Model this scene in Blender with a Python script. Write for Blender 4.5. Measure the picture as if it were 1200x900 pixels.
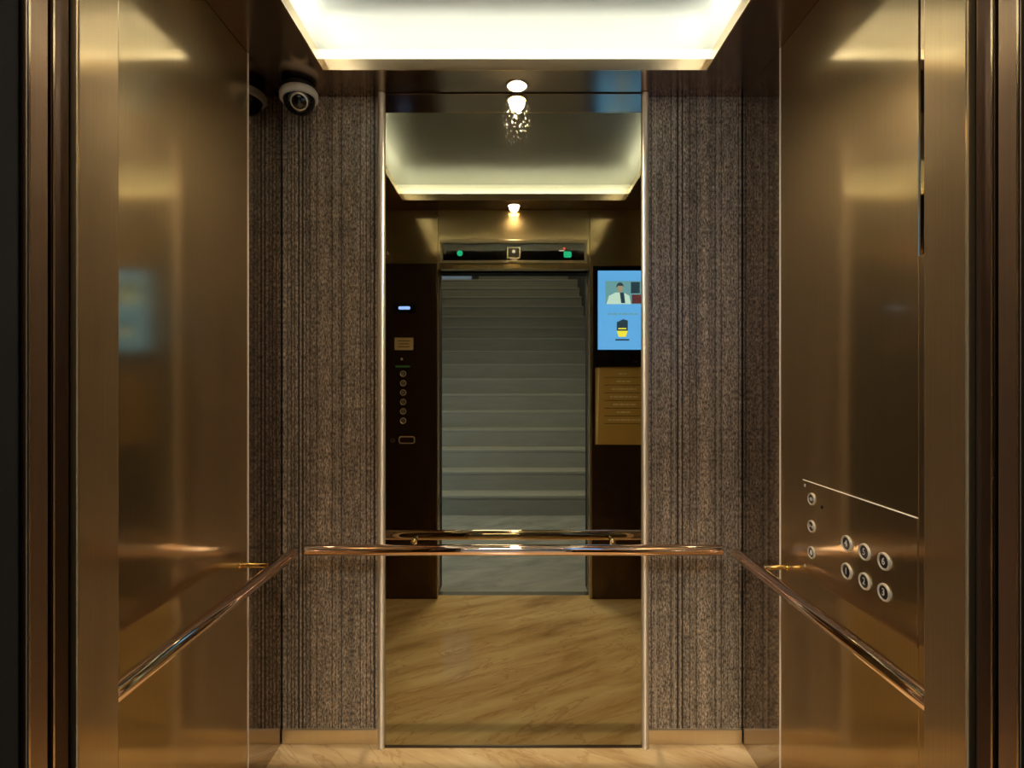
import bpy, bmesh, math, random
from mathutils import Vector, Matrix
random.seed(7)
for o in list(bpy.data.objects): bpy.data.objects.remove(o)
scn = bpy.context.scene
COL = scn.collection

# ------------------------------------------------------------------ camera, world, exposure
# world axes: x right, y into the lift car, z up; the eye stands in the lobby at y = 0
EYE = 1.345
cam = bpy.data.cameras.new('camera'); cam.sensor_width = 36.0; cam.lens = 36.0*630/1200
cam.shift_y = -3/1200; cam.clip_start = 0.02
cam_o = bpy.data.objects.new('camera', cam); COL.objects.link(cam_o)
cam_o.location = (0, 0, EYE); cam_o.rotation_euler = (math.pi/2, 0, 0)
scn.camera = cam_o
w = bpy.data.worlds.new('world'); scn.world = w; w.use_nodes = True
w.node_tree.nodes['Background'].inputs[0].default_value = (0.5, 0.6, 0.8, 1)
w.node_tree.nodes['Background'].inputs[1].default_value = 0.02
vs = scn.view_settings
vs.view_transform = 'Standard'; vs.look = 'None'; vs.gamma = 1; vs.use_curve_mapping = False
vs.exposure = 0.76
scn.cycles.max_bounces = 14; scn.cycles.glossy_bounces = 10; scn.cycles.diffuse_bounces = 5

LED_POWER = 32.0        # cove strips
SPOT_LENS = 30.0        # glowing downlight lens
LOBBY_FILL = 34.0  # added fill lamps for lobby and stairs
DAYLIGHT = 4.5

# ------------------------------------------------------------------ materials
def lin(c):
    return tuple(((v/255)/12.92 if v/255 <= .04045 else ((v/255+.055)/1.055)**2.4) for v in c)
def new_mat(name):
    m = bpy.data.materials.new(name); m.use_nodes = True
    return m, m.node_tree.nodes, m.node_tree.links, m.node_tree.nodes['Principled BSDF']
def plain(name, col, rough=.5, metal=0., spec=.5, coat=0.):
    m, N, L, b = new_mat(name)
    b.inputs['Base Color'].default_value = (*col, 1); b.inputs['Roughness'].default_value = rough
    b.inputs['Metallic'].default_value = metal; b.inputs['Specular IOR Level'].default_value = spec
    b.inputs['Coat Weight'].default_value = coat
    return m
def glow(name, col, s):
    m, N, L, b = new_mat(name)
    b.inputs['Base Color'].default_value = (*[c*.5 for c in col], 1)
    b.inputs['Emission Color'].default_value = (*col, 1); b.inputs['Emission Strength'].default_value = s
    return m
def coords(N, L, scale=(1, 1, 1), rot=(0, 0, 0)):
    mp = N.new('ShaderNodeMapping')
    g = N.new('ShaderNodeNewGeometry')
    mp.inputs['Scale'].default_value = scale; mp.inputs['Rotation'].default_value = rot
    if rot != (0, 0, 0):       # turn first, then stretch
        m0 = N.new('ShaderNodeMapping'); m0.inputs['Rotation'].default_value = rot; mp.inputs['Rotation'].default_value = (0, 0, 0)
        L.new(g.outputs['Position'], m0.inputs['Vector']); L.new(m0.outputs['Vector'], mp.inputs['Vector'])
    else: L.new(g.outputs['Position'], mp.inputs['Vector'])
    return mp.outputs['Vector']
def noise(N, L, vec, scale, detail=2, rough=.5, dist=0.):
    n = N.new('ShaderNodeTexNoise'); n.inputs['Scale'].default_value = scale
    n.inputs['Detail'].default_value = detail; n.inputs['Roughness'].default_value = rough
    n.inputs['Distortion'].default_value = dist
    L.new(vec, n.inputs['Vector']); return n.outputs['Fac']
def ramp(N, L, fac, stops, interp='LINEAR'):
    r = N.new('ShaderNodeValToRGB'); r.color_ramp.interpolation = interp
    e = r.color_ramp.elements
    while len(e) > 1: e.remove(e[-1])
    e[0].position = stops[0][0]; e[0].color = (*stops[0][1], 1)
    for p, c in stops[1:]:
        k = e.new(p); k.color = (*c, 1)
    L.new(fac, r.inputs['Fac']); return r.outputs['Color']
def mixc(N, L, fac, a, b, mode='MIX'):
    m = N.new('ShaderNodeMix'); m.data_type = 'RGBA'; m.blend_type = mode
    for s, v in ((m.inputs[0], fac), (m.inputs[6], a), (m.inputs[7], b)):
        if isinstance(v, (int, float)): s.default_value = v
        elif isinstance(v, tuple): s.default_value = (*v, 1)
        else: L.new(v, s)
    return m.outputs[2]
def math_n(N, L, op, a, b=None):
    m = N.new('ShaderNodeMath'); m.operation = op
    for s, v in ((m.inputs[0], a), (m.inputs[1], b)):
        if v is None: continue
        if isinstance(v, (int, float)): s.default_value = v
        else: L.new(v, s)
    return m.outputs[0]

def brushed(name, col, rough, var=.06, brush=(900, 900, 6), wide=.3):
    """brushed metal, grain running up and down, faint handling marks"""
    m, N, L, b = new_mat(name)
    b.inputs['Metallic'].default_value = 1
    v = coords(N, L, brush); n = noise(N, L, v, 1, 3)
    dark = tuple(c*(1-var) for c in col); lite = tuple(min(1, c*(1+var)) for c in col)
    L.new(ramp(N, L, n, [(.3, dark), (.7, lite)]), b.inputs['Base Color'])
    n2 = noise(N, L, coords(N, L, (2, 2, 2)), 1.6, 3)
    r = N.new('ShaderNodeMapRange'); r.inputs['To Min'].default_value = rough*.85; r.inputs['To Max'].default_value = rough*1.15
    L.new(n2, r.inputs['Value']); L.new(r.outputs[0], b.inputs['Roughness'])
    # a second, wider sheen from the hairline scratches
    b2 = N.new('ShaderNodeBsdfPrincipled'); b2.inputs['Metallic'].default_value = 1; b2.inputs['Roughness'].default_value = .42
    L.new(b.inputs['Base Color'].links[0].from_socket, b2.inputs['Base Color'])
    mx = N.new('ShaderNodeMixShader'); mx.inputs[0].default_value = wide
    L.new(b.outputs[0], mx.inputs[1]); L.new(b2.outputs[0], mx.inputs[2]); L.new(mx.outputs[0], N['Material Output'].inputs['Surface'])
    return m

M = {}
M['bronze'] = brushed('brushed_bronze', (.50, .37, .205), .11)
M['bronze_front'] = brushed('brushed_bronze_front', (.50, .37, .205), .10)
M['bronze_landing'] = brushed('brushed_bronze_landing', (.34, .23, .15), .2)
M['bronze_edge'] = plain('polished_bronze_edge', (.72, .55, .36), .16, 1)
M['bronze_polish'] = plain('polished_bronze', (.50, .36, .20), .04, 1)
M['dark_polish'] = plain('polished_dark_bronze', (.42, .36, .30), .06, 1)
M['soffit'] = plain('glossy_dark_bronze', (.46, .35, .27), .18, 1)
M['black_plate'] = plain('black_titanium', (.11, .075, .048), .26, 1)
M['copper'] = plain('polished_copper', (.90, .68, .56), .055, 1)
M['gold'] = plain('polished_gold', (.80, .58, .26), .1, 1)
M['gold_satin'] = plain('satin_gold', (.80, .56, .18), .3, .6)
M['gold_pale'] = plain('pale_gold', (.95, .84, .52), .4, .2)
M['trim_pale'] = plain('pale_bronze_trim', (.92, .86, .74), .4, .2)
m, N, L, b = new_mat('brushed_pale_trim'); M['trim_brushed'] = m       # brushed across, so highlights run up and down
b.inputs['Base Color'].default_value = (.95, .87, .74, 1); b.inputs['Metallic'].default_value = .8; b.inputs['Roughness'].default_value = .5
b.inputs['Anisotropic'].default_value = .9; b.inputs['Anisotropic Rotation'].default_value = .25
tn = N.new('ShaderNodeTangent'); tn.direction_type = 'RADIAL'; tn.axis = 'Z'; L.new(tn.outputs[0], b.inputs['Tangent'])
M['button_ring'] = plain('bright_button_ring', (.66, .61, .49), .3, .5)
M['indicator_frame'] = plain('satin_grey_bronze', (.34, .28, .21), .3, 1)
M['chrome'] = plain('satin_chrome', (.75, .72, .66), .22, 1)
M['steel_dark'] = plain('dark_steel', (.10, .09, .08), .3, 1)
M['black'] = plain('matt_black', (.006, .006, .006), .6)
M['black_gloss'] = plain('black_glass', (.004, .004, .004), .05)
M['frame_black'] = plain('black_landing_frame', (.006, .006, .006), .8, 0, .2)
M['door_brown'] = plain('dark_brown_door', (.10, .06, .04), .35, 1)
M['white_plastic'] = plain('white_plastic', (.62, .60, .54), .4)
M['tray_white'] = plain('white_tray_paint', (.66, .67, .62), .6)
M['tray_panel'] = plain('satin_grey_tray_panel', (.20, .205, .185), .4)
M['skirting'] = brushed('satin_bronze_skirting', (.88, .78, .60), .34)
M['led'] = glow('led_strip_glow', (.99, 1.0, .86), LED_POWER)
M['lens'] = glow('downlight_lens_glow', (1.0, .72, .38), SPOT_LENS)
M['green'] = glow('green_led', (.02, .75, .42), .8)
M['red'] = glow('red_led', (1, .08, .05), 1.0)
M['white_led'] = glow('white_led', (1, 1, 1), .5)
M['blue_led'] = glow('blue_white_led', (.22, .38, 1.0), 2.2)
M['screen_blue'] = glow('screen_blue', (.10, .37, .95), 1.6)
M['screen_dark'] = glow('screen_dark', (.02, .045, .08), 1.6)
M['screen_mid'] = glow('screen_grey', (.12, .30, .42), 1.6)
M['screen_light'] = glow('screen_pale', (.45, .66, .72), 1.6)
M['screen_skin'] = glow('screen_skin', (.30, .26, .22), 1.6)
M['screen_red'] = glow('screen_maroon', (.10, .03, .04), 1.6)
M['screen_yellow'] = glow('screen_yellow', (.75, .72, .06), 1.6)
M['engrave'] = plain('engraved_ink', (.03, .02, .01), .5)
M['pale_mark'] = plain('pale_marking', (.5, .45, .35), .4)
M['green_mark'] = plain('green_marking', (.05, .2, .08), .5)
M['beige_plate'] = plain('beige_notice', (.55, .42, .24), .4)
M['lobby_wall'] = plain('lobby_paint', (.30, .30, .27), .7)
M['lobby_dark'] = plain('lobby_dark_wall', (.05, .05, .048), .5)
M['lobby_ceiling'] = plain('lobby_ceiling_paint', (.6, .6, .57), .8)
M['lamp'] = glow('lobby_fill_glow', (1, .92, .76), LOBBY_FILL)
M['daylight'] = glow('daylit_glass', (.45, .68, 1.0), DAYLIGHT)
M['daylight_dim'] = glow('dusk_glass', (.45, .62, 1.0), .22)
M['frame_alu'] = plain('dark_aluminium', (.06, .06, .06), .4, 1)

# tinted mirror with a few etched splashes below the downlight
m, N, L, b = new_mat('bronze_tinted_mirror'); M['mirror'] = m
b.inputs['Metallic'].default_value = 1; b.inputs['Base Color'].default_value = (.39, .375, .27, 1)
b.inputs['Specular Tint'].default_value = (1, 1, 1, 1)
pos = N.new('ShaderNodeNewGeometry').outputs['Position']
vm = N.new('ShaderNodeVectorMath'); vm.operation = 'SUBTRACT'; vm.inputs[1].default_value = (.02, 1.975, 2.29); L.new(pos, vm.inputs[0])
vs_ = N.new('ShaderNodeVectorMath'); vs_.operation = 'MULTIPLY'; vs_.inputs[1].default_value = (8.5, 0, 5.5); L.new(vm.outputs[0], vs_.inputs[0])
ln = N.new('ShaderNodeVectorMath'); ln.operation = 'LENGTH'; L.new(vs_.outputs[0], ln.inputs[0])
near = math_n(N, L, 'SUBTRACT', 1.0, ln.outputs['Value']); near = math_n(N, L, 'MAXIMUM', near, 0.0)
sp = noise(N, L, coords(N, L, (1, 1, .4)), 230, 3)
spm = ramp(N, L, sp, [(.57, (0, 0, 0)), (.66, (1, 1, 1))])
msk = math_n(N, L, 'MULTIPLY', near, spm)
rr = math_n(N, L, 'MULTIPLY', msk, .34); rr = math_n(N, L, 'ADD', rr, .012); L.new(rr, b.inputs['Roughness'])

# marble floor: cream beige ground, long diagonal veins
m, N, L, b = new_mat('beige_marble'); M['marble'] = m
v = coords(N, L, (1.0, 5.5, 1), (0, 0, math.radians(27)))
n1 = noise(N, L, v, 1.5, 5, .55, .5)
c1 = ramp(N, L, n1, [(.28, lin((148, 113, 70))), (.42, lin((192, 158, 108))), (.6, lin((212, 182, 132))), (.8, lin((232, 208, 164)))])
n2 = noise(N, L, coords(N, L, (1.1, 5.2, 1), (0, 0, math.radians(33))), 1.7, 5, .55, 1.2)
vein = math_n(N, L, 'ABSOLUTE', math_n(N, L, 'SUBTRACT', n2, .5))
vm_ = ramp(N, L, vein, [(0, (1, 1, 1)), (.022, (0, 0, 0))])
c2 = mixc(N, L, math_n(N, L, 'MULTIPLY', vm_, .5), c1, lin((158, 116, 70)))
n3 = noise(N, L, v, 14, 4); c3 = mixc(N, L, .08, c2, ramp(N, L, n3, [(.3, (.25, .16, .08)), (.7, (.8, .62, .4))]))
L.new(c3, b.inputs['Base Color']); b.inputs['Roughness'].default_value = .1; b.inputs['Coat Weight'].default_value = .3
b.inputs['Coat Roughness'].default_value = .05

# textured wall covering: speckled weave with dark and pale upright lines
def weave(name, x0, x1, dark_px, faint_px, pale_px):
    m, N, L, b = new_mat(name); M[name] = m
    sx = N.new('ShaderNodeSeparateXYZ'); g = N.new('ShaderNodeNewGeometry'); L.new(g.outputs['Position'], sx.inputs[0])
    t = math_n(N, L, 'DIVIDE', math_n(N, L, 'SUBTRACT', sx.outputs['X'], x0), x1-x0)
    spk = noise(N, L, coords(N, L, (1, 1, .42)), 185, 3, .7)
    bands = noise(N, L, coords(N, L, (1, 0, .02)), 26, 3, .6)
    big = noise(N, L, coords(N, L, (1, 1, .5)), 34, 2, .6)
    fib = noise(N, L, coords(N, L, (1, 0, .04)), 190, 2, .6)
    c = ramp(N, L, spk, [(.33, (.05, .041, .031)), (.45, (.27, .222, .17)), (.53, (.50, .418, .325)), (.66, (.86, .745, .60))])
    c = mixc(N, L, .78, c, ramp(N, L, bands, [(.3, (.42, .42, .42)), (.65, (1.15, 1.1, 1.05))]), 'MULTIPLY')
    c = mixc(N, L, .6, c, ramp(N, L, big, [(.35, (.55, .55, .55)), (.65, (1.2, 1.2, 1.2))]), 'MULTIPLY')
    c = mixc(N, L, .5, c, ramp(N, L, fib, [(.32, (.38, .36, .34)), (.55, (1.05, 1.05, 1.05))]), 'MULTIPLY')
    def lines(px, hw):
        ev = []
        for p in px:
            X = (p-600)*2.0/630; u = (X-x0)/(x1-x0); ev.append((u-hw/(x1-x0), u+hw/(x1-x0)))
        st = [(0, (0, 0, 0))]
        for a, e in sorted(ev): st += [(max(.001, a), (1, 1, 1)), (min(.999, e), (0, 0, 0))]
        return ramp(N, L, t, st[:31], 'CONSTANT')
    c = mixc(N, L, math_n(N, L, 'MULTIPLY', lines(dark_px, .0033), .9), c, (.012, .010, .009))
    c = mixc(N, L, math_n(N, L, 'MULTIPLY', lines(faint_px, .0022), .68), c, (.02, .016, .014))
    c = mixc(N, L, math_n(N, L, 'MULTIPLY', lines(pale_px, .0017), .5), c, (.55, .49, .40))
    L.new(c, b.inputs['Base Color']); b.inputs['Roughness'].default_value = .42
    b.inputs['Metallic'].default_value = .08
    bp = N.new('ShaderNodeBump'); bp.inputs['Strength'].default_value = .25; bp.inputs['Distance'].default_value = .001
    L.new(spk, bp.inputs['Height']); L.new(bp.outputs[0], b.inputs['Normal'])
weave('weave_left', -.853, -.49, [350, 354.5, 438.5], [336.5, 341, 345, 358.5, 363, 371, 389, 400, 422, 429, 434], [352.2, 395, 427, 441.5])
weave('weave_right', .50, .857, [794, 799.5], [763, 786, 808, 816, 838, 845, 865], [768, 790, 797, 841])

# lobby stone
m, N, L, b = new_mat('grey_lobby_stone'); M['lobby_stone'] = m
n1 = noise(N, L, coords(N, L, (1, 2.5, 1), (0, 0, .4)), 2.5, 5, .6, .6)
L.new(ramp(N, L, n1, [(.3, (.20, .20, .19)), (.7, (.36, .36, .34))]), b.inputs['Base Color']); b.inputs['Roughness'].default_value = .18
m, N, L, b = new_mat('stair_riser_stone'); M['riser'] = m
n1 = noise(N, L, coords(N, L, (1, 1, 8)), 3, 4)
L.new(ramp(N, L, n1, [(.3, (.235, .23, .205)), (.7, (.27, .265, .235))]), b.inputs['Base Color']); b.inputs['Roughness'].default_value = .45
M['tread'] = plain('stair_tread_stone', (.29, .285, .255), .55)

# ------------------------------------------------------------------ builders
ORG = {}
def link(o, parent=None):
    COL.objects.link(o)
    if parent: o.parent = parent; ORG[o.name] = ORG.get(parent.name, Vector((0, 0, 0)))
    return o
def tag(o, label, cat, group=None):
    o['label'] = label; o['category'] = cat
    if group: o['group'] = group
    return o
def thing(name, loc, label, cat, group=None):
    o = bpy.data.objects.new(name, None); o.empty_display_size = .05; COL.objects.link(o); o.location = loc
    ORG[o.name] = Vector(loc); return tag(o, label, cat, group)
def struct_root(name):
    o = bpy.data.objects.new(name, None); o.empty_display_size = .05; COL.objects.link(o); o['kind'] = 'structure'
    ORG[o.name] = Vector((0, 0, 0)); return o
def obj(name, bm, mat, parent=None, smooth=False):
    """world-space bmesh -> one mesh object, kept in the frame of its thing"""
    off = ORG.get(parent.name, Vector((0, 0, 0))) if parent else None
    if parent is None:
        lo = [min(v.co[i] for v in bm.verts) for i in range(3)]; hi = [max(v.co[i] for v in bm.verts) for i in range(3)]
        off = Vector(((lo[0]+hi[0])/2, (lo[1]+hi[1])/2, lo[2]))
    bmesh.ops.translate(bm, verts=bm.verts, vec=-off)
    bmesh.ops.recalc_face_normals(bm, faces=bm.faces)
    me = bpy.data.meshes.new(name); bm.to_mesh(me); bm.free(); me.materials.append(M[mat] if isinstance(mat, str) else mat)
    if smooth:
        for p in me.polygons: p.use_smooth = True
        try: me.set_sharp_from_angle(angle=math.radians(38))
        except Exception: pass
    o = bpy.data.objects.new(name, me)
    if parent is None:
        o.location = off; COL.objects.link(o); ORG[o.name] = off
    else: link(o, parent)
    return o
def struct(name, bm, mat, **k):
    o = obj(name, bm, mat, **k); o['kind'] = 'structure'; return o
def bx(x0, x1, y0, y1, z0, z1, bev=0., seg=2, bm=None):
    t = bmesh.new()
    vs = [t.verts.new((x, y, z)) for x in (x0, x1) for y in (y0, y1) for z in (z0, z1)]
    for f in ((0, 1, 3, 2), (4, 6, 7, 5), (0, 4, 5, 1), (2, 3, 7, 6), (0, 2, 6, 4), (1, 5, 7, 3)): t.faces.new([vs[i] for i in f])
    bmesh.ops.recalc_face_normals(t, faces=t.faces)
    if bev: bmesh.ops.bevel(t, geom=list(t.edges), offset=bev, segments=seg, affect='EDGES', profile=.5)
    if bm is None: return t
    me = bpy.data.meshes.new('tmp'); t.to_mesh(me); t.free(); bm.from_mesh(me); bpy.data.meshes.remove(me); return bm
def axis_matrix(center, axis):
    q = Vector(axis).normalized().to_track_quat('Z', 'Y'); return Matrix.Translation(Vector(center)) @ q.to_matrix().to_4x4()
def lathe(profile, center, axis=(0, 0, 1), n=40):
    """profile [(r, h)] spun about axis through center"""
    bm = bmesh.new(); mt = axis_matrix(center, axis); rings = []
    for r, h in profile:
        if r < 1e-6: rings.append([bm.verts.new(mt @ Vector((0, 0, h)))])
        else: rings.append([bm.verts.new(mt @ Vector((r*math.cos(2*math.pi*k/n), r*math.sin(2*math.pi*k/n), h))) for k in range(n)])
    for a, b_ in zip(rings, rings[1:]):
        for k in range(n):
            k2 = (k+1) % n
            if len(a) == 1 and len(b_) == 1: continue
            if len(a) == 1: bm.faces.new((a[0], b_[k], b_[k2]))
            elif len(b_) == 1: bm.faces.new((a[k], a[k2], b_[0]))
            else: bm.faces.new((a[k], a[k2], b_[k2], b_[k]))
    return bm
def tube(p0, p1, r, n=32, bev=.003):
    p0 = Vector(p0); p1 = Vector(p1); ln = (p1-p0).length
    return lathe([(0, 0), (r-bev, 0), (r-.3*bev, .3*bev), (r, bev), (r, ln-bev), (r-.3*bev, ln-.3*bev), (r-bev, ln), (0, ln)], p0, p1-p0, n)
def prism(pts, frame, depth):
    """2-D outline -> slab; frame(u, v, d) gives the point d above the surface"""
    bm = bmesh.new()
    a = [bm.verts.new(frame(u, v, 0)) for u, v in pts]; b_ = [bm.verts.new(frame(u, v, depth)) for u, v in pts]
    bm.faces.new(a); bm.faces.new(b_[::-1])
    for i in range(len(pts)): bm.faces.new((a[i], a[(i+1) % len(pts)], b_[(i+1) % len(pts)], b_[i]))
    return bm
def circ(cx, cy, r, n=20, ry=None): return [(cx+r*math.cos(2*math.pi*k/n), cy+(ry or r)*math.sin(2*math.pi*k/n)) for k in range(n)]
def rect(cx, cy, w_, h_): return [(cx-w_/2, cy-h_/2), (cx+w_/2, cy-h_/2), (cx+w_/2, cy+h_/2), (cx-w_/2, cy+h_/2)]
def rrect(cx, cy, w_, h_, r, n=5):
    out = []
    for sx, sy, a0 in ((1, 1, 0), (-1, 1, 90), (-1, -1, 180), (1, -1, 270)):
        for k in range(n+1):
            a = math.radians(a0+90*k/n); out.append((cx+sx*(w_/2-r)+r*math.cos(a), cy+sy*(h_/2-r)+r*math.sin(a)))
    return out
def text_bm(body, size, frame, depth=.0006):
    cu = bpy.data.curves.new('t', 'FONT'); cu.body = body; cu.size = size; cu.align_x = 'CENTER'; cu.align_y = 'CENTER'; cu.resolution_u = 2
    o = bpy.data.objects.new('t', cu); COL.objects.link(o)
    dg = bpy.context.evaluated_depsgraph_get(); me = bpy.data.meshes.new_from_object(o.evaluated_get(dg))
    bm = bmesh.new(); bm.from_mesh(me)
    for v in bm.verts: v.co = frame(v.co.x, v.co.y, depth)
    bpy.data.objects.remove(o); bpy.data.curves.remove(cu); bpy.data.meshes.remove(me)
    return bm

XL, XR = -.853, .853           # faces of the bronze side panels
YB, YM, YF = 2.0, 1.975, .628  # back panels, mirror face, inner face of the door wall
ZC = 2.405                     # underside of the soffit
DL, DR, DH = -.4585, .4805, 2.04   # door opening
RZ = EYE-.590                  # handrail axis

# ------------------------------------------------------------------ lift car shell
struct('floor', bx(-.90, .90, .568, 2.05, -.04, 0), 'marble')
wb = struct('wall_back', bx(-.90, .90, 2.008, 2.05, 0, 2.56), 'black')
obj('decor_panel', bx(-.853, -.4925, 2.0, 2.008, .054, ZC-.001), 'weave_left', wb)
obj('decor_panel', bx(.5015, .853, 2.0, 2.008, .054, ZC-.001), 'weave_right', wb)
struct('baseboard_back', bx(-.853, -.4925, 1.992, 2.0079, 0, .054, .002), 'skirting')
struct('baseboard_back', bx(.5015, .853, 1.992, 2.0079, 0, .054, .002), 'skirting')
for side, s in (('left', -1), ('right', 1)):
    def sx(a, b_): return (min(s*a, s*b_), max(s*a, s*b_))
    wl = struct('wall_'+side, bx(*sx(.861, .90), .63, 2.0079, 0, 2.56), 'black')
    yend = 1.733 if s < 0 else 1.706
    cuts = [(.629, yend)] if s < 0 else [(.629, 1.104), (1.128, yend)]
    for a, b_ in cuts: obj('metal_panel', bx(*sx(.853, .861), a, b_, .001, ZC-.001, .0012), 'bronze', wl)
    if s > 0: (obj('joint_strip', bx(*sx(.8555, .861), 1.1045, 1.1275, EYE+.265, ZC-.001), 'bronze_polish', wl),
               obj('joint_cover', bx(*sx(.853, .861), 1.1045, 1.1275, .001, EYE+.264, .0008), 'bronze', wl))
    obj('edge_trim', bx(*sx(.850, .861), yend+.0003, yend+.0035, .001, ZC-.001), 'trim_pale', wl)
    obj('corner_panel', bx(*sx(.856, .861), yend+.004, 1.9915, .001, ZC-.001), 'dark_polish', wl)

wf = struct_root('wall_front')
obj('return_panel', bx(XL-.008, DL, .568, YF, .001, ZC-.001, .002), 'bronze_front', wf)
obj('return_panel', bx(DR, XR+.008, .568, YF, .001, ZC-.001, .002), 'bronze_front', wf)
obj('header_panel', bx(DL+.001, DR-.001, .568, YF, DH, ZC-.001, .002), 'bronze_front', wf)

# ceiling: white tray above a glossy bronze soffit of four boards with an upright lip
OX0, OX1, OY0, OY1 = -.647, .667, .80, 1.835
ZT = 2.525
ce = struct('ceiling', bx(-.90, .90, .57, 2.05, ZT, ZT+.03), 'tray_panel')
sb = .0
def board(pts):
    bm = bmesh.new(); a = [bm.verts.new((x, y, ZC)) for x, y in pts]; b_ = [bm.verts.new((x, y, ZC+.02)) for x, y in pts]
    bm.faces.new(a); bm.faces.new(b_)
    for i in range(4): bm.faces.new((a[i], a[(i+1) % 4], b_[(i+1) % 4], b_[i]))
    return bm
o_ = [(-.861, .57), (.861, .57), (.861, 2.008), (-.861, 2.008)]; i_ = [(OX0, OY0), (OX1, OY0), (OX1, OY1), (OX0, OY1)]
for k in range(4):
    obj('soffit_board', board([o_[k], o_[(k+1) % 4], i_[(k+1) % 4], i_[k]]), 'soffit', ce)
T = .006
for c in (bx(OX0, OX1, OY1-T, OY1, ZC-.001, ZC+.038, .001), bx(OX0, OX1, OY0, OY0+T, ZC-.001, ZC+.038, .001),
          bx(OX0, OX0+T, OY0+T, OY1-T, ZC-.001, ZC+.038, .001), bx(OX1-T, OX1, OY0+T, OY1-T, ZC-.001, ZC+.038, .001)):
    obj('lip', c, 'bronze_edge', ce)
G = .075
for c in (bx(OX0-G, OX1+G, OY1+G, OY1+G+.01, ZC+.02, ZT), bx(OX0-G, OX1+G, OY0-G-.01, OY0-G, ZC+.02, ZT),
          bx(OX0-G-.01, OX0-G, OY0-G, OY1+G, ZC+.02, ZT), bx(OX1+G, OX1+G+.01, OY0-G, OY1+G, ZC+.02, ZT)):
    obj('tray_side', c, 'tray_white', ce)
for c, lab in ((bx(OX0, OX1, OY1+.02, OY1+.032, ZC+.0201, ZC+.028), 'warm white light strip hidden along the ceiling cove above the mirror'),
               (bx(OX0, OX1, OY0-.032, OY0-.02, ZC+.0201, ZC+.028), 'warm white light strip hidden along the ceiling cove above the doorway'),
               (bx(OX0-.032, OX0-.02, OY0, OY1, ZC+.0201, ZC+.028), 'warm white light strip hidden along the cove on the dome camera side'),
               (bx(OX1+.02, OX1+.032, OY0, OY1, ZC+.0201, ZC+.028), 'warm white light strip hidden along the cove above the low button panel')):
    tag(obj('light_strip', c, 'led'), lab, 'light strip', 'ceiling cove light strips')

# ------------------------------------------------------------------ doors and landing side
def door(name, x0, x1, y0, y1, mat, lead):
    d = struct(name, bx(x0, x1, y0, y1, .004, DH+.03, .0015), mat)
    xe = x1 if lead > 0 else x0
    obj('edge_strip', bx(min(xe, xe+lead*.0012), max(xe, xe+lead*.0012), y0-.0002, y0+.0022, .006, DH+.02), 'bronze_edge', d)
door('door_1', -.93, DL-.006, .543, .564, 'door_brown', 1)
door('door_2', DR+.006, .95, .543, .564, 'door_brown', -1)
door('door_3', -.93, DL-.002, .511, .534, 'bronze_landing', 1)
door('door_4', DR+.002, .95, .511, .534, 'bronze_landing', -1)
fl = struct_root('trim_1')
obj('jamb', bx(-.60, DL-.004, .40, .505, 0, DH+.08, .002), 'frame_black', fl)
obj('jamb', bx(DR+.004, .62, .40, .505, 0, DH+.08, .002), 'frame_black', fl)
obj('head', bx(DL-.004, DR+.004, .40, .505, DH, DH+.08, .002), 'frame_black', fl)
struct('trim_2', bx(DL-.02, DR+.02, .507, .5675, -.03, -.001), 'chrome')

# lobby behind the eye
LY = -1.45     # foot of the stairs
struct('wall_lobby', bx(-2.2, -.60, .42, .50, 0, 2.9), 'lobby_dark')
struct('wall_lobby', bx(.62, 1.20, .42, .50, 0, 2.9), 'lobby_dark')
struct('wall_lobby', bx(-.60, .62, .42, .50, DH+.08, 2.9), 'lobby_dark')
struct('floor_lobby', bx(-2.2, 1.2, -7.4, .5069, -.05, -.001), 'lobby_stone')
struct('ceiling_lobby', bx(-2.2, 1.2, LY-.15, .50, 2.9, 2.96), 'lobby_ceiling')
struct('wall_right', bx(1.18, 1.28, -7.4, .42, 0, 5.8), 'lobby_dark')
struct('wall_left', bx(-2.3, -2.2, -7.4, .42, 0, 5.8), 'lobby_wall')
struct('wall_rear', bx(-2.2, 1.18, -7.5, -7.4, 0, 5.8), 'lobby_wall')
struct('ceiling_lobby', bx(-2.2, 1.2, -7.4, LY-.15, 5.8, 5.86), 'lobby_ceiling')
struct('wall_bulkhead', bx(-2.2, 1.2, LY-.15, LY-.05, 2.96, 5.8), 'lobby_wall')
st = thing('staircase', (0, LY, 0), 'straight flight of grey stone steps rising from the lobby floor opposite the lift', 'stairs')
RISE, GO, NS = .198, .28, 16
for k in range(NS):
    y1 = LY-k*GO; y0 = y1-GO if k < NS-1 else -7.39
    s_ = obj('step', bx(-2.19, 1.17, y0, y1, k*RISE if k else 0, (k+1)*RISE-.03), 'riser', st)
    obj('tread', bx(-2.19, 1.17, y0-.0 if k == NS-1 else y0, y1+.006, (k+1)*RISE-.03, (k+1)*RISE, .004), 'tread', s_)
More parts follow.
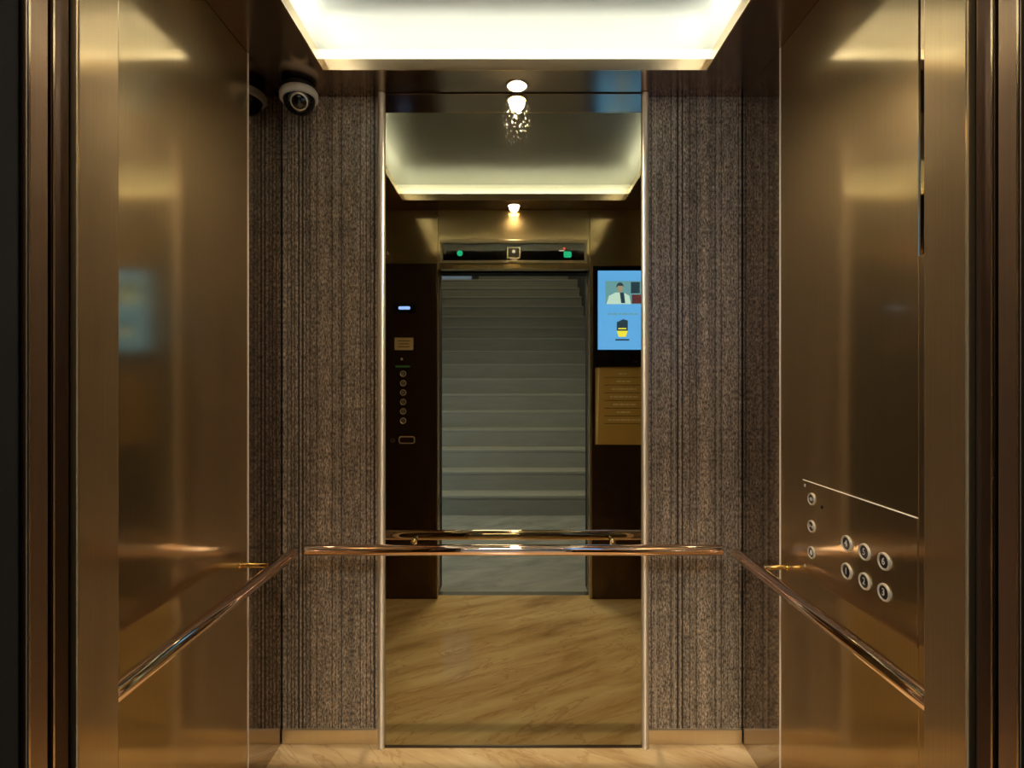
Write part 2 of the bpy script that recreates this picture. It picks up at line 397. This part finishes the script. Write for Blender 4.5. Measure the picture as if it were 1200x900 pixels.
# daylit glazing at the head of the stairs and a glazed door in the lobby side wall
w1 = struct('window_1', bx(-1.9, -.85, -7.398, -7.385, 3.3, 4.9), 'daylight_dim')
obj('window_frame', bx(-.85, -.70, -7.399, -7.36, 3.2, 5.0), 'frame_alu', w1); obj('window_frame', bx(-2.0, -1.9, -7.399, -7.36, 3.2, 5.0), 'frame_alu', w1)
w2 = struct('window_2', bx(-2.199, -2.185, -1.25, -.15, .1, 2.2), 'daylight')
for a, b_ in ((-1.35, -1.25), (-.15, -.05), (-.72, -.68)): obj('window_frame', bx(-2.199, -2.17, a, b_, 0, 2.3), 'frame_alu', w2)
for yy, zz, lab in ((-.6, 2.9, 'added unseen fill lamp in the low lobby ceiling in front of the lift'), (-4.0, 5.8, 'added unseen fill lamp in the high ceiling above the stairs')):
    t = thing('added_fill_lamp', (-.2, yy, zz-.03), lab, 'lamp', 'added lobby fill lamps')  # unseen lamps, added to bring the stairs up to mid grey
    obj('fill_frame', bx(-.55, .15, yy-.35, yy+.35, zz-.012, zz, .003), 'frame_alu', t)
    obj('fill_panel', bx(-.52, .12, yy-.32, yy+.32, zz-.03, zz-.012, .003), 'lamp', t)

# ------------------------------------------------------------------ mirror
t = thing('wall_mirror', (0, YM, 0), 'tall bronze tinted mirror between the two textured panels', 'mirror')
obj('glass', bx(-.467, .4765, YM, 2.0075, .004, ZC-.002, .0025), 'mirror', t)
obj('bottom_edge', bx(-.467, .4765, YM-.003, YM-.0002, .0005, .008), 'steel_dark', t)
def half_round(x0, x1, y1, yf, z0, z1, n=12):
    bm = bmesh.new(); cx = (x0+x1)/2; rx = (x1-x0)/2
    pts = [(x0, y1)]+[(cx-rx*math.cos(math.pi*k/n), yf+rx-rx*math.sin(math.pi*k/n)) for k in range(n+1)]+[(x1, y1)]
    a = [bm.verts.new((x, y, z0)) for x, y in pts]; b_ = [bm.verts.new((x, y, z1)) for x, y in pts]
    bm.faces.new(a); bm.faces.new(b_)
    for i in range(len(pts)): bm.faces.new((a[i], a[(i+1) % len(pts)], b_[(i+1) % len(pts)], b_[i]))
    return bm
obj('side_trim', half_round(-.4925, -.4675, 2.0075, 1.9615, .0005, ZC-.002), 'trim_brushed', t, smooth=True)
obj('side_trim', half_round(.477, .5015, 2.0075, 1.9615, .0005, ZC-.002), 'trim_brushed', t, smooth=True)

# ------------------------------------------------------------------ handrails
R = .019
def rail(label, p0, p1, brs, org):
    t = thing('handrail', org, label, 'handrail', 'copper handrails')
    obj('rail_tube', tube(p0, p1, R), 'copper', t, smooth=True)
    for a, b_ in brs:
        br = obj('bracket', tube(a, b_, .0075, 20, .001), 'gold', t, smooth=True)
        d = (Vector(b_)-Vector(a)).normalized()
        obj('rosette', lathe([(0, 0), (.011, 0), (.0115, .001), (.0115, .002), (.010, .003), (0, .003)], Vector(a), d, 28), 'gold', br, smooth=True)
    return t
rail('polished copper handrail crossing in front of the tall mirror', (-.724, 1.882, RZ), (.733, 1.882, RZ),
     [((-.36, YM, RZ), (-.36, 1.886, RZ)), ((.37, YM, RZ), (.37, 1.886, RZ))], (0, 1.882, RZ))
rail('polished copper handrail along the side wall below the dome camera', (-.752, .66, RZ), (-.752, 1.846, RZ),
     [((XL, 1.685, RZ+.014), (-.765, 1.685, RZ+.014)), ((XL, .85, RZ+.014), (-.765, .85, RZ+.014))], (-.752, 1.2, RZ))
rail('polished copper handrail along the side wall below the low button panel', (.768, .66, RZ), (.768, 1.846, RZ),
     [((XR, 1.665, RZ+.014), (.78, 1.665, RZ+.014)), ((XR, .85, RZ+.014), (.78, .85, RZ+.014))], (.768, 1.2, RZ))

# ------------------------------------------------------------------ dome camera
cx, cy = -.764, 1.925
t = thing('dome_camera', (cx, cy, ZC), 'white ringed black dome security camera under the ceiling corner', 'security camera')
ax = Vector((.10, -.06, -1)).normalized()
top = Vector((cx, cy, ZC))
obj('mount', lathe([(0, 0), (.052, 0), (.056, .004), (.058, .030), (.050, .036), (0, .036)], top, (0, 0, -1)), 'black', t, smooth=True)
rc = top+Vector((0, 0, -.026))
obj('housing_ring', lathe([(.052, 0), (.063, .001), (.066, .006), (.066, .022), (.063, .027), (.056, .029), (.053, .024)], rc, ax), 'white_plastic', t, smooth=True)
dm = obj('dome', lathe([(.0555, .022), (.0545, .032), (.051, .045), (.044, .058), (.033, .069), (.018, .076), (0, .078)], rc, ax), 'black_gloss', t, smooth=True)
look = (Vector((0, 0, EYE))-(rc+ax*.045)).normalized(); look = (look+Vector((0, 0, -.25))).normalized()
ec = rc+ax*.022
obj('lens_ring', lathe([(.0235, .0490), (.025, .0515), (.029, .0500), (.0305, .0470), (.0295, .043)], ec, look), 'button_ring', t, smooth=True)
obj('lens', lathe([(.0236, .0490), (.017, .0535), (.009, .0560), (0, .0568)], ec, look), 'black_gloss', t, smooth=True)
obj('eyeball', lathe([(.0305, .046), (.034, .0455), (.036, .042), (.036, .038)], ec, look), 'steel_dark', t, smooth=True)

# ------------------------------------------------------------------ downlights
def downlight(x, y, lab, watts):
    t = thing('downlight', (x, y, ZC), lab, 'downlight', 'soffit downlights')
    obj('bezel', lathe([(.0335, .0), (.041, .0), (.042, .002), (.040, .005), (.0335, .004)], (x, y, ZC), (0, 0, -1)), 'chrome', t, smooth=True)
    obj('lens', lathe([(0, .008), (.02, .0072), (.031, .005), (.0335, .002), (.0335, 0)], (x, y, ZC), (0, 0, -1)), 'lens', t, smooth=True)
    l = bpy.data.lights.new('downlight_beam', 'SPOT'); l.energy = watts; l.color = (1, .82, .60); l.spot_size = math.radians(152); l.spot_blend = .75; l.shadow_soft_size = .03
    lo = bpy.data.objects.new('beam', l); COL.objects.link(lo); lo.parent = t; lo.location = (0, 0, -.012)
downlight(.018, 1.925, 'small glowing downlight in the soffit above the mirror', 52)
downlight(.012, .71, 'small glowing downlight in the soffit above the doorway', 11)

# ------------------------------------------------------------------ low button panel on the right wall
def fr_right(base):
    def f(u, v, d): return Vector((base-d, 1.35-u, v))       # u grows towards the lobby
    return f
z_of = lambda y_: 1.35-y_
PB = XR-.0022
t = thing('button_panel', (XR, 1.35, .785), 'low horizontal bronze button panel with nine round buttons on the side wall', 'button panel')
obj('faceplate', bx(PB, XR-.0001, 1.1285, 1.572, .785, EYE-.288, .0008), 'bronze', t)
obj('top_edge', bx(PB-.0012, XR-.0001, 1.1285, 1.572, EYE-.288, EYE-.2862), 'trim_pale', t)
for zz in (EYE-.302, EYE-.535):
    obj('screw', lathe([(0, .0018), (.0035, .0016), (.0048, 0)], (PB, 1.562, zz), (-1, 0, 0), 16), 'chrome', t, smooth=True)
def button(t, c, nrm, frame, u, v, glyph, r=.0205, g=None):
    o = obj('button', lathe([(0, .0028), (r*.72, .0028), (r*.76, .0020)], c, nrm, 28), 'steel_dark', t, smooth=True)
    obj('ring', lathe([(r*.76, .001), (r*.78, .0042), (r*.88, .0052), (r*.97, .0040), (r, 0)], c, nrm, 28), 'button_ring', o, smooth=True)
    if g is None: gb = text_bm(glyph, r*1.15, lambda a, b2, d: frame(u+a, v+b2, .0031+d))
    else:
        gb = bmesh.new()
        for poly in g:
            p = prism([(u+a*r, v+b2*r) for a, b2 in poly], lambda a, b2, d: frame(a, b2, .0028+d), .0006)
            me = bpy.data.meshes.new('x'); p.to_mesh(me); p.free(); gb.from_mesh(me); bpy.data.meshes.remove(me)
    obj('symbol', gb, 'white_plastic', o)
F = fr_right(PB)
tri_l = [(-.5, 0), (-.08, -.34), (-.08, .34)]; tri_r = [(.5, 0), (.08, .34), (.08, -.34)]
open_g = [tri_l, tri_r]; close_g = [[(-.06, 0), (-.5, .34), (-.5, -.34)], [(.06, 0), (.5, -.34), (.5, .34)]]
bell_g = [[(-.42, -.25), (.42, -.25), (.28, -.05), (.24, .28), (0, .46), (-.24, .28), (-.28, -.05)], circ(0, -.36, .1, 8)]
for yy, dz, g, gl in ((1.524, .3335, open_g, None), (1.524, .411, close_g, None), (1.524, .485, bell_g, None),
                      (1.364, .411, None, '4'), (1.295, .411, None, '5'), (1.227, .411, None, '6'),
                      (1.364, .4815, None, '1'), (1.295, .4815, None, '2'), (1.227, .4815, None, '3')):
    button(t, Vector((PB, yy, EYE-dz)), (-1, 0, 0), F, z_of(yy), EYE-dz, gl, .0175 if yy > 1.5 else .0205, g)
obj('sensor', lathe([(0, .001), (.004, .001), (.005, 0)], (PB, 1.475, EYE-.345), (-1, 0, 0), 16), 'black_gloss', t)

# ------------------------------------------------------------------ things on the inside of the door wall (seen in the mirror)
SR = 630/(2*YM-YF)
def px(x): return (x-600)/SR
def pz(y): return EYE+(447-y)/SR
def fr_front(base):
    def f(u, v, d): return Vector((u, base+d, v))
    return f
def flat(name, pts, mat, parent, base, d=.0008): return obj(name, prism(pts, fr_front(base), d), mat, parent)
NF = (0, 1, 0)
t = thing('control_panel', (-.655, YF, 0), 'full height black control panel with a column of floor buttons beside the doorway', 'control panel')
obj('faceplate', bx(-.845, DL-.006, YF+.0001, YF+.0035, .004, pz(309), .001), 'black_plate', t)
FB = YF+.0035; FF = fr_front(FB)
dsp = flat('display', rect(px(474), pz(361), .15, .075), 'black_gloss', t, FB); flat('digit_bar', rrect(px(474), pz(361), .072, .019, .006), 'blue_led', dsp, FB+.0008)
np_ = flat('notice_plate', rrect(px(473.5), pz(403), .115, .076, .004), 'beige_plate', t, FB, .0015)
for k in range(3): flat('text_line', rect(px(473.5), pz(403)+.018-.018*k, .075-.012*(k % 2), .005), 'engrave', np_, FB+.0015, .0003)
flat('bell_symbol', [(px(471)+a*.022, pz(421)+b_*.022) for a, b_ in bell_g[0]], 'pale_mark', t, FB)
flat('text_line', rect(px(472), pz(429.5), .09, .012), 'green_mark', t, FB, .0004)
for k, yy in enumerate((438, 449, 460, 471, 482, 493)):
    # seen from inside the car the numerals read the right way round
    frm = lambda u, v, d: Vector((2*px(472.6)-u, FB+d, v))
    button(t, Vector((px(472.6), FB, pz(yy))), NF, frm, px(472.6), pz(yy), str(6-k), .019)
ks = obj('key_switch', lathe([(0, .002), (.008, .002), (.009, .005), (.015, .004), (.016, 0)], (px(460.5), FB, pz(516)), NF, 24), 'steel_dark', t, smooth=True)
flat('key_slot', rect(px(460.5), pz(516), .003, .012), 'black', ks, FB+.002, .0005)
sl = flat('inspection_flap', rrect(px(477), pz(515.5), .10, .046, .014), 'button_ring', t, FB, .002)
flat('flap_inset', rrect(px(477), pz(515.5), .088, .034, .010), 'black_plate', sl, FB+.002, .0006)
flat('vent_hole', circ(px(477), pz(552), .007, 12), 'black', t, FB, .0004)

# ad screen and its black bezel
t = thing('advert_screen', (.675, YF, pz(430)), 'upright bright blue advertising screen in a black bezel on the door wall', 'screen')
obj('bezel', bx(.497, .845, YF+.0001, YF+.020, pz(430), pz(312), .003), 'black_gloss', t)
SB = YF+.020
sx0, sx1, sz0, sz1 = px(700), px(700)+.300, pz(410), pz(318)
scx = (sx0+sx1)/2
flat('display', rect(scx, (sz0+sz1)/2, sx1-sx0, sz1-sz0), 'screen_blue', t, SB)
SB += .0008
pic = flat('picture', rect(scx+.008, pz(343.5), .225, .142), 'screen_mid', t, SB, .0004)
SB2 = SB+.0004
pcx, pcz = scx-.012, pz(343.5)
flat('picture_patch', rect(pcx+.092, pcz+.03, .055, .07), 'screen_dark', pic, SB2, .0003)
flat('picture_patch', rect(pcx+.10, pcz-.04, .06, .055), 'screen_red', pic, SB2, .0004)
flat('figure_coat', [(pcx-.085, pcz-.071), (pcx+.065, pcz-.071), (pcx+.055, pcz-.02), (pcx+.02, pcz+.0), (pcx-.03, pcz+.0), (pcx-.07, pcz-.02)], 'screen_light', pic, SB2, .0005)
flat('figure_shirt', [(pcx+.005, pcz-.065), (pcx+.03, pcz-.065), (pcx+.022, pcz), (pcx-.004, pcz)], 'screen_dark', pic, SB2, .0007)
flat('figure_head', circ(pcx-.002, pcz+.026, .019, 18, .026), 'screen_skin', pic, SB2, .0008)
flat('figure_hair', [(pcx-.024, pcz+.03)]+[(pcx-.002+.023*math.cos(a), pcz+.034+.028*math.sin(a)) for a in [math.pi-math.pi*k/10 for k in range(11)]]+[(pcx+.018, pcz+.04), (pcx-.014, pcz+.042)], 'screen_dark', pic, SB2, .0010)
x = scx-.09
for wd in (.022, .030, .016, .034, .026, .022):
    flat('caption_word', rect(x+wd/2, pz(368.5), wd, .009), 'screen_mid', t, SB, .0003); x += wd+.007
can = flat('product_body', [(scx-.034, pz(388)), (scx+.034, pz(388)), (scx+.034, pz(376)), (scx+.006, pz(374.5)), (scx-.034, pz(378))], 'screen_dark', t, SB, .0005)
flat('product_base', [(scx-.034, pz(388)), (scx-.022, pz(395)), (scx+.022, pz(395)), (scx+.034, pz(388))], 'screen_yellow', t, SB, .0005)
flat('product_stripe', rect(scx, pz(385.5), .05, .007), 'screen_yellow', can, SB+.0005, .0003)
flat('caption_word', rect(scx, pz(398.5), .085, .010), 'screen_dark', t, SB, .0003)
flat('status_lamp', rrect(px(744), pz(424), .03, .012, .003), 'steel_dark', t, YF+.020, .001)

# engraved gold notice
t = thing('notice_plaque', (.675, YF, pz(521)), 'gold metal notice plaque with engraved lines below the blue screen', 'plaque')
pl0, pl1 = px(697.5), px(697.5)+.325
obj('plate', bx(pl0, pl1, YF+.0036, YF+.0056, pz(521), pz(430), .0008), 'gold_satin', t)
PBY = YF+.0056
flat('painted_glint', [(pl0+.004, pz(520)), (pl0+.014, pz(520)), (pl0+.026, pz(431)), (pl0+.016, pz(431))], 'gold_pale', t, PBY, .0006)  # reflected light on the plaque, put in as a pale slanted strip
for k, (yy, ww) in enumerate(((438, .06), (447, .085), (456, .15), (465, .17), (474, .13), (483, .085), (492, .19))):
    flat('rule_line', rect((pl0+pl1)/2+.012, pz(yy+4.2), .24, .0028), 'engrave', t, PBY, .0003)
    x = (pl0+pl1)/2+.012-ww/2
    while x < (pl0+pl1)/2+.012+ww/2-.01:
        wd = random.uniform(.016, .036); flat('engraved_word', rect(x+wd/2, pz(yy), wd, .010), 'gold_pale', t, PBY, .0003); x += wd+.006
t = thing('blank_panel', (.66, YF, 0), 'full height black plate behind the screen and gold plaque', 'wall plate')
obj('plate', bx(DR+.014, .845, YF+.00005, YF+.0036, .004, pz(430)-.001, .001), 'black_plate', t)

# indicator over the door
t = thing('floor_indicator', (0, YF, pz(308)), 'long black floor indicator with green lights above the doorway', 'indicator')
ix0, ix1, iz0, iz1 = px(516), px(688), pz(309), pz(281.5)
fw_ = .026
obj('frame', bx(ix0, ix1, YF+.0001, YF+.014, iz1-.022, iz1, .002), 'indicator_frame', t); obj('frame', bx(ix0, ix1, YF+.0001, YF+.014, iz0, iz0+.018, .002), 'indicator_frame', t)
obj('frame', bx(ix0, ix0+.018, YF+.0001, YF+.014, iz0+.018, iz1-.022, .001), 'indicator_frame', t); obj('frame', bx(ix1-.018, ix1, YF+.0001, YF+.014, iz0+.018, iz1-.022, .001), 'indicator_frame', t)
obj('window', bx(ix0+.018, ix1-.018, YF+.0001, YF+.006, iz0+.018, iz1-.022), 'black_gloss', t)
IB = YF+.006
flat('green_light', circ(px(539), pz(297), .018, 18), 'green', t, IB, .001)
se = flat('sensor_plate', rect(px(602), pz(296.5), .082, .070), 'chrome', t, IB, .002)
flat('sensor_frame', rrect(px(602), pz(296.5), .070, .058, .004), 'steel_dark', se, IB+.002, .0006)
flat('sensor_eye', circ(px(602), pz(295), .010, 14), 'white_led', se, IB+.0026, .0006)
flat('floor_sign', rrect(px(665), pz(298.5), .048, .038, .010), 'green', t, IB, .001)
flat('arrow_shaft', rect(px(658), pz(294), .032, .007), 'white_led', t, IB, .0012)
flat('arrow_dot', circ(px(661), pz(291.5), .007, 10), 'red', t, IB, .0014)
